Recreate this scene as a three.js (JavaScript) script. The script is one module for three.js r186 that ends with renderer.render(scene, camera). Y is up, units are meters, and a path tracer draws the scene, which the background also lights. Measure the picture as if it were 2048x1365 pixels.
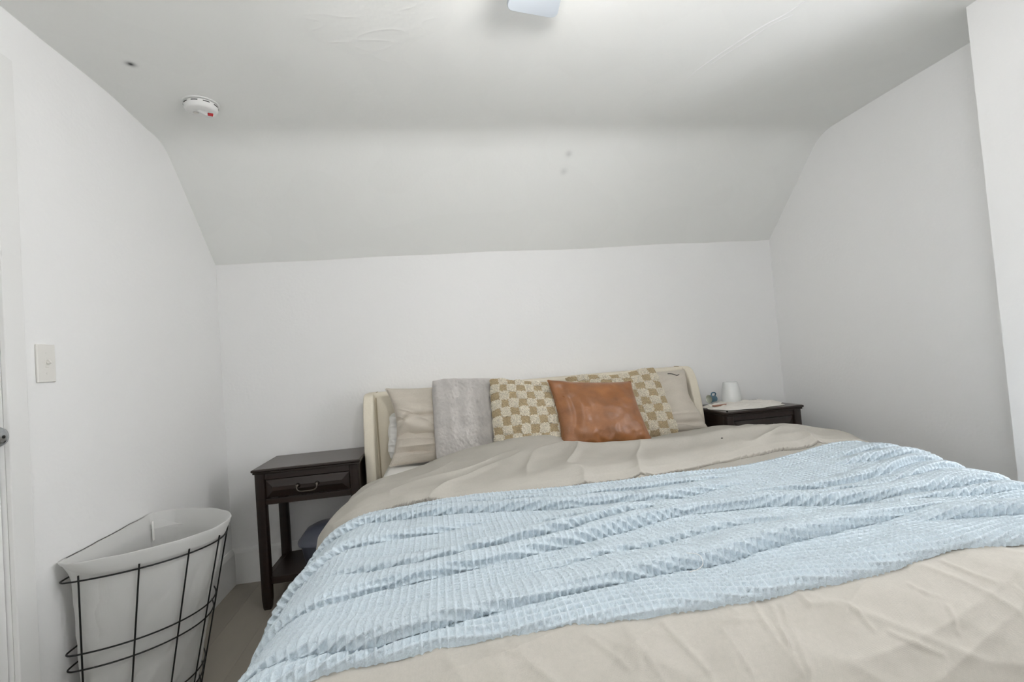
import * as THREE from 'three';
import { RoundedBoxGeometry } from 'three/addons/geometries/RoundedBoxGeometry.js';
import { mergeGeometries, mergeVertices, toCreasedNormals } from 'three/addons/utils/BufferGeometryUtils.js';
import { ImprovedNoise } from 'three/addons/math/ImprovedNoise.js';

// ---------------------------------------------------------------- camera, sky, lights, exposure
const V = (x, y, z) => new THREE.Vector3(x, y, z);
const scene = new THREE.Scene();
const camera = new THREE.PerspectiveCamera(69.865, 2048 / 1365, 0.02, 60);
camera.position.set(0, 1.12, 0);
{
  const m = new THREE.Matrix4().makeBasis(V(0.98519425, -0.07796752, 0.1526871), V(0.07213877, 0.99645176, 0.04335776), V(-0.15552582, -0.03170115, 0.98732303));
  camera.quaternion.setFromRotationMatrix(m);
}
scene.add(camera);
const SKY = new THREE.Color().setRGB(0.965, 0.965, 1.0);
scene.background = SKY;
scene.backgroundIntensity = 17.5;
const renderer = new THREE.WebGLRenderer();
renderer.toneMapping = THREE.LinearToneMapping;
renderer.toneMappingExposure = 0.625;
renderer.shadowMap.enabled = true;
const LAMP = { intensity: 2.9, color: new THREE.Color().setRGB(1.0, 0.985, 0.965), at: [0.36, 1.98, -0.95] };

// ---------------------------------------------------------------- helpers
const PN = new ImprovedNoise();
const noise = (x, y, z = 0.37) => PN.noise(x + 31.7, y + 17.3, z + 5.1);
const fbm = (x, y, z, n = 3) => { let a = 0, s = 1; for (let i = 0; i < n; i++) { a += s * noise(x, y, z + i * 7.7); x *= 2.03; y *= 2.03; s *= 0.5; } return a; };
const ridged = (x, y, z) => { const r = 1 - Math.min(1, Math.abs(noise(x, y, z)) * 3.2); return r * r * r; };
const lerp = (a, b, t) => a + (b - a) * t;
const clamp = (x, a = 0, b = 1) => Math.min(b, Math.max(a, x));
const sstep = (a, b, x) => { const t = clamp((x - a) / (b - a)); return t * t * (3 - 2 * t); };
let seed = 12345;
const rnd = () => { seed = (seed * 1664525 + 1013904223) >>> 0; return seed / 4294967296; };
const taken = {};
function numbered(n) { const k = taken[n] = (taken[n] ?? -1) + 1; return k ? n + '_' + String(k).padStart(3, '0') : n; }
function tag(o, label, category, group) { o.userData.label = label; o.userData.category = category; if (group) o.userData.group = group; return o; }
function thing(name, label, category, [x, y, z] = [0, 0, 0], turn = 0, group) {
  const o = new THREE.Group(); o.name = numbered(name); scene.add(o);
  o.position.set(x, y, z); o.rotation.y = turn;
  return tag(o, label, category, group);
}
function obj(name, geos, mat, parent = scene, label) {
  const list = Array.isArray(geos) ? geos : [geos];
  const g = list.length > 1 ? mergeGeometries(list.map(clean)) : list[0];
  const m = new THREE.Mesh(g, mat);
  m.name = parent === scene ? numbered(name) : name;
  m.castShadow = m.receiveShadow = true;
  if (label) m.userData.label = label;
  parent.add(m);
  return m;
}
function clean(g) {
  g = g.index ? g.toNonIndexed() : g;
  for (const k of Object.keys(g.attributes)) if (!['position', 'normal', 'uv'].includes(k)) g.deleteAttribute(k);
  return g;
}
function struct(name, geos, mat, parent = scene) { const m = obj(name, geos, mat, parent); if (parent === scene) m.userData.kind = 'structure'; return m; }
// uv in metres, taken from the dominant face direction
function metric(g) {
  g = g.index ? g.toNonIndexed() : g;
  const p = g.attributes.position, n = g.attributes.normal, uv = new Float32Array(p.count * 2);
  for (let i = 0; i < p.count; i++) {
    const ax = Math.abs(n.getX(i)), ay = Math.abs(n.getY(i)), az = Math.abs(n.getZ(i));
    const q = ax > ay && ax > az ? [p.getZ(i), p.getY(i)] : ay > az ? [p.getX(i), p.getZ(i)] : [p.getX(i), p.getY(i)];
    uv[2 * i] = q[0]; uv[2 * i + 1] = q[1];
  }
  g.setAttribute('uv', new THREE.BufferAttribute(uv, 2));
  return g;
}
const box = (x0, x1, y0, y1, z0, z1) => metric(new THREE.BoxGeometry(x1 - x0, y1 - y0, z1 - z0).translate((x0 + x1) / 2, (y0 + y1) / 2, (z0 + z1) / 2));
const rbox = (x0, x1, y0, y1, z0, z1, r = 0.003, s = 2) => metric(new RoundedBoxGeometry(x1 - x0, y1 - y0, z1 - z0, s, r).translate((x0 + x1) / 2, (y0 + y1) / 2, (z0 + z1) / 2));
const tube = (pts, r, n = 40, k = 8, closed = false) => new THREE.TubeGeometry(new THREE.CatmullRomCurve3(pts, closed, 'centripetal'), n, r, k, closed);
function lathe(pts, n = 48) { return new THREE.LatheGeometry(pts.map(([x, y]) => new THREE.Vector2(x, y)), n); }
// a grid of points fn(i/nu, j/nv) -> [x, y, z, u, v]; flip turns the face side
function grid(nu, nv, fn, flip = false) {
  const P = new Float32Array((nu + 1) * (nv + 1) * 3), U = new Float32Array((nu + 1) * (nv + 1) * 2), I = new Uint32Array(nu * nv * 6);
  let k = 0;
  for (let j = 0; j <= nv; j++) for (let i = 0; i <= nu; i++, k++) {
    const q = fn(i / nu, j / nv, i, j);
    P[3 * k] = q[0]; P[3 * k + 1] = q[1]; P[3 * k + 2] = q[2]; U[2 * k] = q[3] ?? i / nu; U[2 * k + 1] = q[4] ?? j / nv;
  }
  k = 0;
  for (let j = 0; j < nv; j++) for (let i = 0; i < nu; i++) {
    const a = j * (nu + 1) + i, b = a + 1, c = a + nu + 1, d = c + 1;
    const f = flip ? [a, c, b, b, c, d] : [a, b, c, b, d, c];
    for (const x of f) I[k++] = x;
  }
  const g = new THREE.BufferGeometry();
  g.setAttribute('position', new THREE.BufferAttribute(P, 3));
  g.setAttribute('uv', new THREE.BufferAttribute(U, 2));
  g.setIndex(new THREE.BufferAttribute(I, 1));
  g.computeVertexNormals();
  return g;
}
// n x n grey texture from fn(u, v) in 0..1
function greyTex(w, h, fn, rx = 1, ry = 1) {
  const d = new Uint8Array(w * h * 4);
  for (let j = 0; j < h; j++) for (let i = 0; i < w; i++) { const v = clamp(fn(i / w, j / h)) * 255, k = (j * w + i) * 4; d[k] = d[k + 1] = d[k + 2] = v; d[k + 3] = 255; }
  return finish(new THREE.DataTexture(d, w, h), rx, ry);
}
function colorTex(w, h, fn, rx = 1, ry = 1) {
  const d = new Uint8Array(w * h * 4);
  for (let j = 0; j < h; j++) for (let i = 0; i < w; i++) { const c = fn(i / w, j / h), k = (j * w + i) * 4; for (let q = 0; q < 3; q++) d[k + q] = clamp(c[q] / 255) * 255; d[k + 3] = 255; }
  const t = finish(new THREE.DataTexture(d, w, h), rx, ry); t.colorSpace = THREE.SRGBColorSpace; return t;
}
function finish(t, rx, ry) { t.wrapS = t.wrapT = THREE.RepeatWrapping; t.repeat.set(rx, ry); t.magFilter = THREE.LinearFilter; t.minFilter = THREE.LinearMipmapLinearFilter; t.generateMipmaps = true; t.needsUpdate = true; return t; }
// noise that repeats over the unit square
const tile = (u, v, f, z) => { const a = u * f, b = v * f, s = (x, y) => noise(x, y, z); const tu = u, tv = v; return lerp(lerp(s(a, b), s(a - f, b), tu), lerp(s(a, b - f), s(a - f, b - f), tu), tv); };

// ---------------------------------------------------------------- materials
const std = (o) => new THREE.MeshStandardMaterial(o);
const wallBump = greyTex(512, 512, (u, v) => 0.5 + 0.5 * tile(u, v, 14, 1) + 0.35 * tile(u, v, 60, 2) + 0.15 * tile(u, v, 150, 4), 1 / 0.9, 1 / 0.9);
const M = {};
M.wall = std({ color: 0xf9f9f8, roughness: 0.55, bumpMap: wallBump, bumpScale: 0.0012 });
M.trim = std({ color: 0xf1f1ef, roughness: 0.4, bumpMap: wallBump, bumpScale: 0.0006 });
M.plate = std({ color: 0xeceae4, roughness: 0.35 });
M.whitePlastic = std({ color: 0xf2f2f0, roughness: 0.4 });
M.dark = std({ color: 0x0c0c0c, roughness: 0.6 });
M.chrome = std({ color: 0xb9bdc0, roughness: 0.22, metalness: 1 });
M.red = std({ color: 0xa8131c, roughness: 0.4 });
M.wire = std({ color: 0x0a0a0b, roughness: 0.45 });
M.glass = new THREE.MeshPhysicalMaterial({ color: 0xffffff, roughness: 0, transmission: 1, thickness: 0, ior: 1.5 });
const weave = greyTex(512, 512, (u, v) => 0.5 + 0.22 * Math.sin(u * Math.PI * 2 * 128) * (0.7 + tile(u, v, 40, 9)) + 0.22 * Math.sin(v * Math.PI * 2 * 128) * (0.7 + tile(u, v, 40, 11)) + 0.3 * tile(u, v, 90, 3), 1 / 0.16, 1 / 0.16);
const linenTone = (r, g, b, amp, z) => colorTex(512, 512, (u, v) => { const n = tile(u, v, 8, z) * 0.5 + tile(u, v, 64, z + 1) * 0.5 + tile(u, v * 0.999, 200, z + 2) * 0.6; const k = 1 + amp * n; return [r * k, g * k, b * k]; }, 1 / 0.5, 1 / 0.5);
const cloth = (o) => new THREE.MeshPhysicalMaterial({ roughness: 0.92, sheen: 0.25, sheenRoughness: 0.6, bumpMap: weave, bumpScale: 0.0004, ...o });
M.duvet = cloth({ map: linenTone(179, 175, 166, 0.05, 20), side: THREE.DoubleSide });
M.beige = cloth({ map: linenTone(206, 198, 185, 0.06, 30) });
M.sheet = cloth({ color: 0xf1efea });
M.whiteCloth = cloth({ color: 0xf3f2ee });
M.headboard = cloth({ map: linenTone(232, 224, 206, 0.04, 40) });
M.piping = cloth({ color: 0xb9ad95 });
const fuzz = greyTex(512, 512, (u, v) => 0.5 + 0.5 * tile(u, v, 70, 51) + 0.5 * tile(u, v, 160, 52), 1 / 0.22, 1 / 0.22);
M.plush = new THREE.MeshPhysicalMaterial({ map: colorTex(512, 512, (u, v) => { const n = tile(u, v, 10, 61) * 0.6 + tile(u, v, 60, 62) * 0.7; const k = 1 + 0.08 * n; return [222 * k, 217 * k, 212 * k]; }, 2, 2), roughness: 1, sheen: 0.6, sheenRoughness: 0.7, sheenColor: new THREE.Color(0xffffff), bumpMap: fuzz, bumpScale: 0.003 });
const blanketMap = colorTex(512, 512, (u, v) => { const n = tile(u, v, 12, 71) * 0.5 + tile(u, v, 90, 72) * 0.8 + tile(u, v, 220, 73) * 0.6; const k = 1 + 0.07 * n; return [199 * k, 211 * k, 218 * k]; }, 1 / 0.35, 1 / 0.35);
M.blanket = new THREE.MeshPhysicalMaterial({ map: blanketMap, roughness: 1, sheen: 0.4, sheenRoughness: 0.8, sheenColor: new THREE.Color(0xdde8f2), bumpMap: fuzz, bumpScale: 0.0016, side: THREE.DoubleSide });
M.leather = new THREE.MeshPhysicalMaterial({
  map: colorTex(512, 512, (u, v) => { const n = fbm(u * 5, v * 5, 81, 4), k = 1 + 0.12 * n + 0.05 * tile(u, v, 90, 83); return [136 * k, 89 * k, 52 * k]; }),
  roughness: 0.42, roughnessMap: greyTex(256, 256, (u, v) => 0.85 + 0.4 * tile(u, v, 9, 85)), clearcoat: 0.12, clearcoatRoughness: 0.4,
  bumpMap: greyTex(512, 512, (u, v) => 0.5 + 0.5 * tile(u, v, 110, 86) + 0.3 * tile(u, v, 40, 87)), bumpScale: 0.0006 });
M.wood = std({ map: colorTex(512, 512, (u, v) => { const n = noise(u * 3, v * 46, 91) * 0.6 + noise(u * 8, v * 130, 92) * 0.5; const k = 1 + 0.45 * n; return [31 * k, 19 * k, 13 * k]; }, 1, 1), roughness: 0.42 });
M.woodTopSheen = std({ map: colorTex(512, 512, (u, v) => { const n = noise(u * 3, v * 46, 93) * 0.6 + noise(u * 8, v * 130, 94) * 0.5; const k = 1 + 0.35 * n; return [62 * k, 52 * k, 47 * k]; }, 1, 1), roughness: 0.3 });  // paler than the body wood: grey reflected sheen put into the colour
M.bronze = std({ color: 0x625c56, roughness: 0.3, metalness: 0.9 });
M.bin = std({ color: 0x5f6370, roughness: 0.42 });
M.floorA = [0, 1, 2].map((i) => std({ map: colorTex(256, 256, (u, v) => { const n = noise(u * 3 + i * 9, v * 30, 101 + i) * 0.35 + noise(u * 20, v * 60, 104 + i) * 0.3; const k = (1 + 0.05 * n) * (1 + (i - 1) * 0.012); return [150 * k, 143 * k, 131 * k]; }, 1, 1), roughness: 0.45 }));
M.floorGap = std({ color: 0x6d665e, roughness: 0.9 });
M.ceramic = new THREE.MeshPhysicalMaterial({ color: 0xeceeec, roughness: 0.3, clearcoat: 0.4 });
M.mugBlue = std({ color: 0x3c6377, roughness: 0.3 });
M.mugInside = std({ color: 0xcfd2c4, roughness: 0.35 });
M.strap = std({ color: 0xa47a66, roughness: 0.6 });
M.liner = new THREE.MeshPhysicalMaterial({ color: 0xf0f0ee, roughness: 1, transmission: 0.4, thickness: 0, bumpMap: weave, bumpScale: 0.0003, side: THREE.DoubleSide });
M.fan = std({ color: 0xb9c0c7, roughness: 0.4 });
M.globe = std({ color: 0xffffff, emissive: LAMP.color, emissiveIntensity: 3, roughness: 0.4 });

// ---------------------------------------------------------------- room shell
const XL = -1.175, XR = 2.245, XC = 1.99, ZC = -1.449, ZB = -2.926, ZF = 2.3, YC = 2.255, YK = 1.761, ZS = -2.424;
// floor of painted boards running along the room
const floor = struct('floor', box(XL - 0.12, XR + 0.12, -0.12, -0.004, ZB - 0.12, ZF + 0.12), M.floorGap);
{
  let k = 0;
  for (let x = XL - 0.02; x < XR; x += 0.1655, k++) {
    const cut = ZB + 0.6 + rnd() * 3.2, x1 = Math.min(x + 0.1650, XR + 0.02);
    for (const [a, b] of [[ZB - 0.02, cut - 0.0003], [cut + 0.0003, ZF + 0.02]]) {
      const g = rbox(x, x1, -0.02, 0, a, b, 0.0006, 1), uv = g.attributes.uv; for (let i = 0; i < uv.count; i++) uv.setXY(i, uv.getY(i) * 0.5, uv.getX(i) * 0.5 + k * 0.37);
      obj('floor_board', g, M.floorA[Math.floor(rnd() * 3)], floor);
    }
  }
}
struct('wall_back', box(XL - 0.12, XR + 0.12, 0, 2.4, ZB - 0.12, ZB), M.wall);
// left wall with a doorway
const L0 = 1.0, L1 = 2.0, LY0 = 0.8, LY1 = 2.0;               // opening of an added fill window in the same wall
const D0 = -1.535, D1 = -0.76, DH = 2.03;
struct('wall_left', [box(XL - 0.12, XL, 0, 2.4, ZB, D0), box(XL - 0.12, XL, DH, 2.4, D0, D1), box(XL - 0.12, XL, 0, 2.4, D1, L0), box(XL - 0.12, XL, 0, LY0, L0, L1), box(XL - 0.12, XL, LY1, 2.4, L0, L1), box(XL - 0.12, XL, 0, 2.4, L1, ZF)], M.wall);
struct('wall_right', box(XR, XR + 0.12, 0, 2.4, ZB, ZC + 0.02), M.wall);
// the wall steps into the room on the right, with an unseen window in it
const W0 = -1.22, W1 = -0.5, WY0 = 0.72, WY1 = 1.9;
struct('wall_right_step', [box(XC, XR + 0.12, 0, 2.4, ZC, W0), box(XC, XC + 0.14, 0, WY0, W0, W1), box(XC, XC + 0.14, WY1, 2.4, W0, W1), box(XC, XR + 0.12, 0, 2.4, W1, ZF)], M.wall);
const F0 = 0.3, F1 = 0.8, FY0 = 1.1, FY1 = 2.05;  // opening of the added fill window in the front wall
struct('wall_front', [box(XL - 0.12, F0, 0, 2.4, ZF, ZF + 0.12), box(F1, XR + 0.12, 0, 2.4, ZF, ZF + 0.12), box(F0, F1, 0, FY0, ZF, ZF + 0.12), box(F0, F1, FY1, 2.4, ZF, ZF + 0.12)], M.wall);
// ceiling: flat part, soft bend, sloped part down to the low back wall
{
  const prof = [];                                   // [z, y]
  const dz = ZS - ZB, dy = YC - YK, L = Math.hypot(dz, dy), sx = -dz / L, sy = -dy / L, R = 0.10;
  const a = 0.045;
  for (let i = 0; i <= 40; i++) prof.push([lerp(ZF + 0.05, ZS + R, i / 40), YC]);
  for (let i = 1; i < 12; i++) { const t = i / 12, q = (1 - t) * (1 - t), w = 2 * t * (1 - t), e = t * t; prof.push([q * (ZS + R) + w * ZS + e * (ZS + sx * R), q * YC + w * YC + e * (YC + sy * R)]); }
  for (let i = 0; i <= 14; i++) { const t = lerp(R / L, 1 + a / L, i / 14); prof.push([ZS + sx * L * t, YC + sy * L * t]); }
  const n = prof.length - 1, len = [0];
  for (let i = 1; i <= n; i++) len.push(len[i - 1] + Math.hypot(prof[i][0] - prof[i - 1][0], prof[i][1] - prof[i - 1][1]));
  const total = len[n], width = XR - XL + 0.1, x0 = XL - 0.05;
  const under = grid(90, n, (u, v, i, j) => {
    const x = x0 + u * width; let [z, y] = prof[j];
    const mid = j < 40 ? 0 : 1, wob = 0.006 * noise(x * 2.1, len[j] * 1.4, 3) + 0.004 * noise(x * 5, len[j] * 3, 8);
    y += wob - 0.0 * mid; if (j < n) z += 0.5 * wob * mid;
    if (j > 60) y += 0.008 * noise(x * 2.6, 2.2, 4);
    // the plaster sags a little where the bend meets the left wall
    y -= 0.022 * Math.exp(-Math.pow((x - XL) / 0.1, 2) - Math.pow((z - ZS - 0.12) / 0.13, 2));
    return [x, y, z, u, len[j] / total];
  }, true);
  const topv = ZF + 0.17;
  const sh = new THREE.Shape([new THREE.Vector2(-topv, YC + 0.01), new THREE.Vector2(-ZS + 0.02, YC + 0.02), new THREE.Vector2(-ZB + 0.02, YK + 0.015), new THREE.Vector2(-ZB + 0.14, YK + 0.015), new THREE.Vector2(-ZB + 0.14, 2.5), new THREE.Vector2(-topv, 2.5)]);
  const slab = new THREE.ExtrudeGeometry(sh, { depth: XR - XL + 0.26, bevelEnabled: false }).rotateY(Math.PI / 2).translate(XL - 0.13, 0, 0);
  { const uv = slab.attributes.uv; for (let i = 0; i < uv.count; i++) uv.setXY(i, 0.01, 0.01); }
  // stains and trowel marks, laid out in metres
  const lenAtZ = (z) => ZF + 0.05 - z;
  const crack = [[1.05, -2.24], [1.097, -2.164], [1.136, -2.015], [1.162, -1.858], [1.199, -1.742], [1.239, -1.641], [1.271, -1.57], [1.31, -1.516], [1.335, -1.43], [1.37, -1.3], [1.39, -1.15]];
  const slopeAt = (z) => len[40] + 0.09 + (-(z - ZS)) / (dz / L) - R + 0.09;
  const spots = [[-0.988, lenAtZ(-1.863), 0.013, 0.5], [-0.988, lenAtZ(-1.863), 0.0045, 0.95], [0.779, lenAtZ(ZS) + (ZS + 2.49) / -sx, 0.016, 0.09], [0.764, lenAtZ(ZS) + (ZS + 2.56) / -sx, 0.018, 0.07]];
  const W = 1400, H = 1800;
  const map = colorTex(W, H, (u, v) => {
    const x = x0 + u * width, s = v * total; let k = 1 + 0.006 * noise(x * 3, s * 3, 21);
    for (const [sx_, ss, r, a_] of spots) { const d2 = ((x - sx_) ** 2 + (s - ss) ** 2) / (r * r); if (d2 < 9) k *= 1 - a_ * Math.exp(-d2); }
    return [248 * k, 249 * k, 246 * k];
  });
  const bump = greyTex(W, H, (u, v) => {
    const x = x0 + u * width, s = v * total, z = ZF + 0.05 - s;
    let h = 0.4 + 0.05 * noise(x * 9, s * 9, 22) + 0.03 * noise(x * 34, s * 34, 23) + 0.02 * noise(x * 90, s * 90, 24);
    const m = sstep(0.55, 0.1, Math.hypot((x + 0.12) / 1.0, (z + 1.75) / 0.8));
    if (m > 0) h += m * (0.26 * ridged(x * 5 - z * 3, z * 11, 25) * sstep(0, 0.2, noise(x * 4, z * 4, 28)) + 0.06 * noise(x * 40, z * 50, 26));
    return h;
  });
  const mat = std({ map, roughness: 0.6, bumpMap: bump, bumpScale: 0.006 });
  const ceil = struct('ceiling', [under, slab], mat);
  const cr = [];
  crack.forEach(([x, z], i) => cr.push(V(x + 0.006 * noise(i * 1.7, 2), YC + 0.0035, z)));
  obj('plaster_ridge', tube(cr, 0.0054, 160, 8), M.wall, ceil);
  const cr2 = crack.slice(2, 8).map(([x, z], i) => V(x + 0.03 + 0.008 * noise(i * 1.3, 9), YC + 0.0042, z));
  obj('plaster_ridge', tube(cr2, 0.0048, 90, 8), M.wall, ceil);
}
// baseboards
function baseboard(name, pts, horizontal) {
  const [a, b] = pts;
  const sh = new THREE.Shape([[0, 0], [0.016, 0], [0.016, 0.165], [0.012, 0.178], [0.006, 0.19], [0, 0.19]].map(([x, y]) => new THREE.Vector2(x, y)));
  const L = Math.hypot(b[0] - a[0], b[1] - a[1]);
  const g = metric(new THREE.ExtrudeGeometry(sh, { depth: L, bevelEnabled: false }));
  // the profile's x is out of the wall, its depth runs from a to b
  const dx = (b[0] - a[0]) / L, dz = (b[1] - a[1]) / L;
  g.applyMatrix4(new THREE.Matrix4().makeBasis(V(-dz, 0, dx).multiplyScalar(-1), V(0, 1, 0), V(dx, 0, dz)).setPosition(a[0], 0, a[1]));
  return struct(name, g, M.trim);
}
baseboard('baseboard_back', [[XR, ZB], [XL, ZB]]);
baseboard('baseboard_left', [[XL, ZB + 0.016], [XL, D0 - 0.068]]);
baseboard('baseboard_right', [[XR, ZC], [XR, ZB + 0.016]]);
baseboard('baseboard_step', [[XC, ZF], [XC, ZC]]);
// door in the left wall
{
  const c = 0.068;
  struct('trim_1', [rbox(XL, XL + 0.014, 0, DH + c, D0 - c, D0, 0.003), rbox(XL, XL + 0.014, DH, DH + c, D0, D1, 0.003), rbox(XL, XL + 0.014, 0, DH + c, D1, D1 + c, 0.003)], M.trim);
  const d = new THREE.Group(); d.name = 'door_1'; d.userData.kind = 'structure'; scene.add(d);
  const leaf = obj('door_leaf', rbox(XL - 0.048, XL - 0.01, 0.008, DH - 0.003, D0 + 0.003, D1 - 0.003, 0.002), M.trim, d);
  for (const [y0, y1] of [[0.2, 0.9], [1.12, 1.86]]) for (const [z0, z1] of [[D0 + 0.11, D0 + 0.35], [D1 - 0.35, D1 - 0.11]]) obj('door_panel', rbox(XL - 0.014, XL - 0.004, y0, y1, z0, z1, 0.004), M.trim, leaf);
  const knob = obj('door_knob', lathe([[0, 0.066], [0.012, 0.066], [0.022, 0.062], [0.0275, 0.052], [0.0275, 0.042], [0.022, 0.032], [0.012, 0.024], [0.011, 0.01], [0.03, 0.007], [0.032, 0.0], [0, 0]], 36).rotateZ(-Math.PI / 2), M.chrome, d, 'round polished silver door knob');
  knob.position.set(XL - 0.01, 1.015, -1.462);
  obj('keyhole', lathe([[0, 0.0675], [0.004, 0.0675], [0.004, 0.06], [0, 0.06]], 16).rotateZ(-Math.PI / 2), M.dark, knob);
}
// unseen window in the stepped wall, placed to light the left wall and bed
{
  const w = new THREE.Group(); w.name = 'unseen_window_1'; w.userData.kind = 'structure'; scene.add(w);
  const x0 = XC + 0.05, x1 = XC + 0.09, f = 0.045, ym = (WY0 + WY1) / 2;
  obj('unseen_window_frame', [rbox(x0, x1, WY0, WY0 + f, W0, W1, 0.003), rbox(x0, x1, WY1 - f, WY1, W0, W1, 0.003), rbox(x0, x1, WY0 + f, WY1 - f, W0, W0 + f, 0.003), rbox(x0, x1, WY0 + f, WY1 - f, W1 - f, W1, 0.003), rbox(x0, x1, ym - 0.02, ym + 0.02, W0 + f, W1 - f, 0.003)], M.trim, w);
  for (const [a, b] of [[WY0 + f, ym - 0.02], [ym + 0.02, WY1 - f]]) obj('unseen_window_pane', box(XC + 0.067, XC + 0.071, a, b, W0 + f, W1 - f), M.glass, w);
  obj('unseen_window_sill', rbox(XC - 0.03, XC + 0.05, WY0 - 0.02, WY0 + 0.004, W0 - 0.04, W1 + 0.04, 0.004), M.trim, w);
  const cs = 0.07;
  obj('unseen_window_casing', [rbox(XC - 0.014, XC, WY0 - 0.02, WY1 + cs, W0 - cs, W0, 0.003), rbox(XC - 0.014, XC, WY0 - 0.02, WY1 + cs, W1, W1 + cs, 0.003), rbox(XC - 0.014, XC, WY1, WY1 + cs, W0, W1, 0.003)], M.trim, w);
}
{ // added fill window behind the camera, brightens the back wall
  const w = new THREE.Group(); w.name = 'added_window_2'; w.userData.kind = 'structure'; scene.add(w);
  const z0 = ZF + 0.04, z1 = ZF + 0.08, f = 0.045, xm = (F0 + F1) / 2;
  obj('unseen_window_frame', [rbox(F0, F1, FY0, FY0 + f, z0, z1), rbox(F0, F1, FY1 - f, FY1, z0, z1), rbox(F0, F0 + f, FY0 + f, FY1 - f, z0, z1), rbox(F1 - f, F1, FY0 + f, FY1 - f, z0, z1), rbox(xm - 0.02, xm + 0.02, FY0 + f, FY1 - f, z0, z1)], M.trim, w);
  for (const [a, b] of [[F0 + f, xm - 0.02], [xm + 0.02, F1 - f]]) obj('unseen_window_pane', box(a, b, FY0 + f, FY1 - f, ZF + 0.058, ZF + 0.062), M.glass, w);
  obj('unseen_window_sill', rbox(F0 - 0.04, F1 + 0.04, FY0 - 0.02, FY0 + 0.004, ZF - 0.03, ZF + 0.04, 0.004), M.trim, w);
}
{  // added fill window far along the left wall, brightens the right wall
  const w = new THREE.Group(); w.name = 'added_window_3'; w.userData.kind = 'structure'; scene.add(w);
  const x1 = XL - 0.04, x0 = XL - 0.08, f = 0.045, zm = (L0 + L1) / 2;
  obj('unseen_window_frame', [rbox(x0, x1, LY0, LY0 + f, L0, L1), rbox(x0, x1, LY1 - f, LY1, L0, L1), rbox(x0, x1, LY0 + f, LY1 - f, L0, L0 + f), rbox(x0, x1, LY0 + f, LY1 - f, L1 - f, L1), rbox(x0, x1, LY0 + f, LY1 - f, zm - 0.02, zm + 0.02)], M.trim, w);
  for (const [a, b] of [[L0 + f, zm - 0.02], [zm + 0.02, L1 - f]]) obj('unseen_window_pane', box(XL - 0.062, XL - 0.058, LY0 + f, LY1 - f, a, b), M.glass, w);
  obj('unseen_window_sill', rbox(XL - 0.04, XL + 0.03, LY0 - 0.02, LY0 + 0.004, L0 - 0.04, L1 + 0.04, 0.004), M.trim, w);
}
// light switch on the left wall
{
  const t = thing('light_switch', 'off-white light switch plate with a single toggle on the left wall', 'light switch', [XL, 1.21, -1.687]);
  const p = obj('wall_plate', rbox(0, 0.007, -0.058, 0.058, -0.0355, 0.0355, 0.003, 3), M.plate, t);
  obj('toggle', [rbox(0.006, 0.0085, -0.013, 0.013, -0.006, 0.006, 0.001), rbox(-0.004, 0.004, -0.006, 0.006, -0.0045, 0.0045, 0.0015).rotateZ(0.5).translate(0.013, 0.004, 0)], M.plate, t);
  for (const y of [-0.031, 0.031]) obj('screw', new THREE.CylinderGeometry(0.003, 0.003, 0.002, 12).rotateZ(Math.PI / 2).translate(0.0065, y, 0), M.plate, t);
}

// ---------------------------------------------------------------- ceiling fan; its unseen lamp is placed to light ceiling and walls
{
  const [cx, , cz] = LAMP.at;
  const t = thing('ceiling_fan', 'pale grey ceiling fan whose blade tip shows at the top edge', 'ceiling fan', [cx, YC, cz]);
  obj('canopy', lathe([[0, 0], [0.075, 0], [0.075, -0.012], [0.06, -0.035], [0.03, -0.04], [0, -0.04]]), M.fan, t);
  obj('motor_housing', lathe([[0, -0.04], [0.05, -0.042], [0.1, -0.055], [0.115, -0.075], [0.115, -0.115], [0.09, -0.13], [0, -0.132]]), M.fan, t);
  for (let k = 0; k < 5; k++) {
    const sh = new THREE.Shape(); const a = 0.05, b = 0.085;
    sh.moveTo(0.13, a); sh.lineTo(0.13, -a); sh.lineTo(0.395, -b); sh.quadraticCurveTo(0.418, -b, 0.428, -b + 0.02); sh.lineTo(0.484, b - 0.022); sh.quadraticCurveTo(0.49, b, 0.47, b); sh.lineTo(0.13, a); sh.closePath();
    const g = new THREE.ExtrudeGeometry(sh, { depth: 0.006, bevelEnabled: true, bevelSize: 0.002, bevelThickness: 0.002, bevelSegments: 2, curveSegments: 10 }).rotateX(Math.PI / 2).rotateX(-0.19).rotateY(Math.PI / 2 + k * Math.PI * 2 / 5 - 0.0).translate(0, -0.1, 0);
    const bl = obj('blade', g, M.fan, t);
    obj('blade_bracket', rbox(0.09, 0.2, -0.004, 0.004, -0.02, 0.02, 0.003).rotateX(-0.19).rotateY(Math.PI / 2 + k * Math.PI * 2 / 5).translate(0, -0.108, 0), M.fan, bl);
  }
  obj('light_collar', lathe([[0, -0.132], [0.045, -0.135], [0.032, -0.16], [0.032, -0.205], [0.05, -0.22], [0.06, -0.236], [0, -0.236]]), M.fan, t);
  const globe = [[0.055, -0.235]]; for (let i = 0; i <= 14; i++) { const q = i / 14 * Math.PI / 2 * 1.0; globe.push([0.075 * Math.cos(q), -0.265 - 0.065 * Math.sin(q)]); }
  obj('unseen_lamp_globe', lathe(globe), M.globe, t);
  const l = new THREE.PointLight(LAMP.color, LAMP.intensity, 0, 2);
  l.position.set(0, -0.275, 0); l.castShadow = true; l.shadow.radius = 4; l.name = 'unseen_fan_lamp_light'; t.add(l);
}
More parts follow.
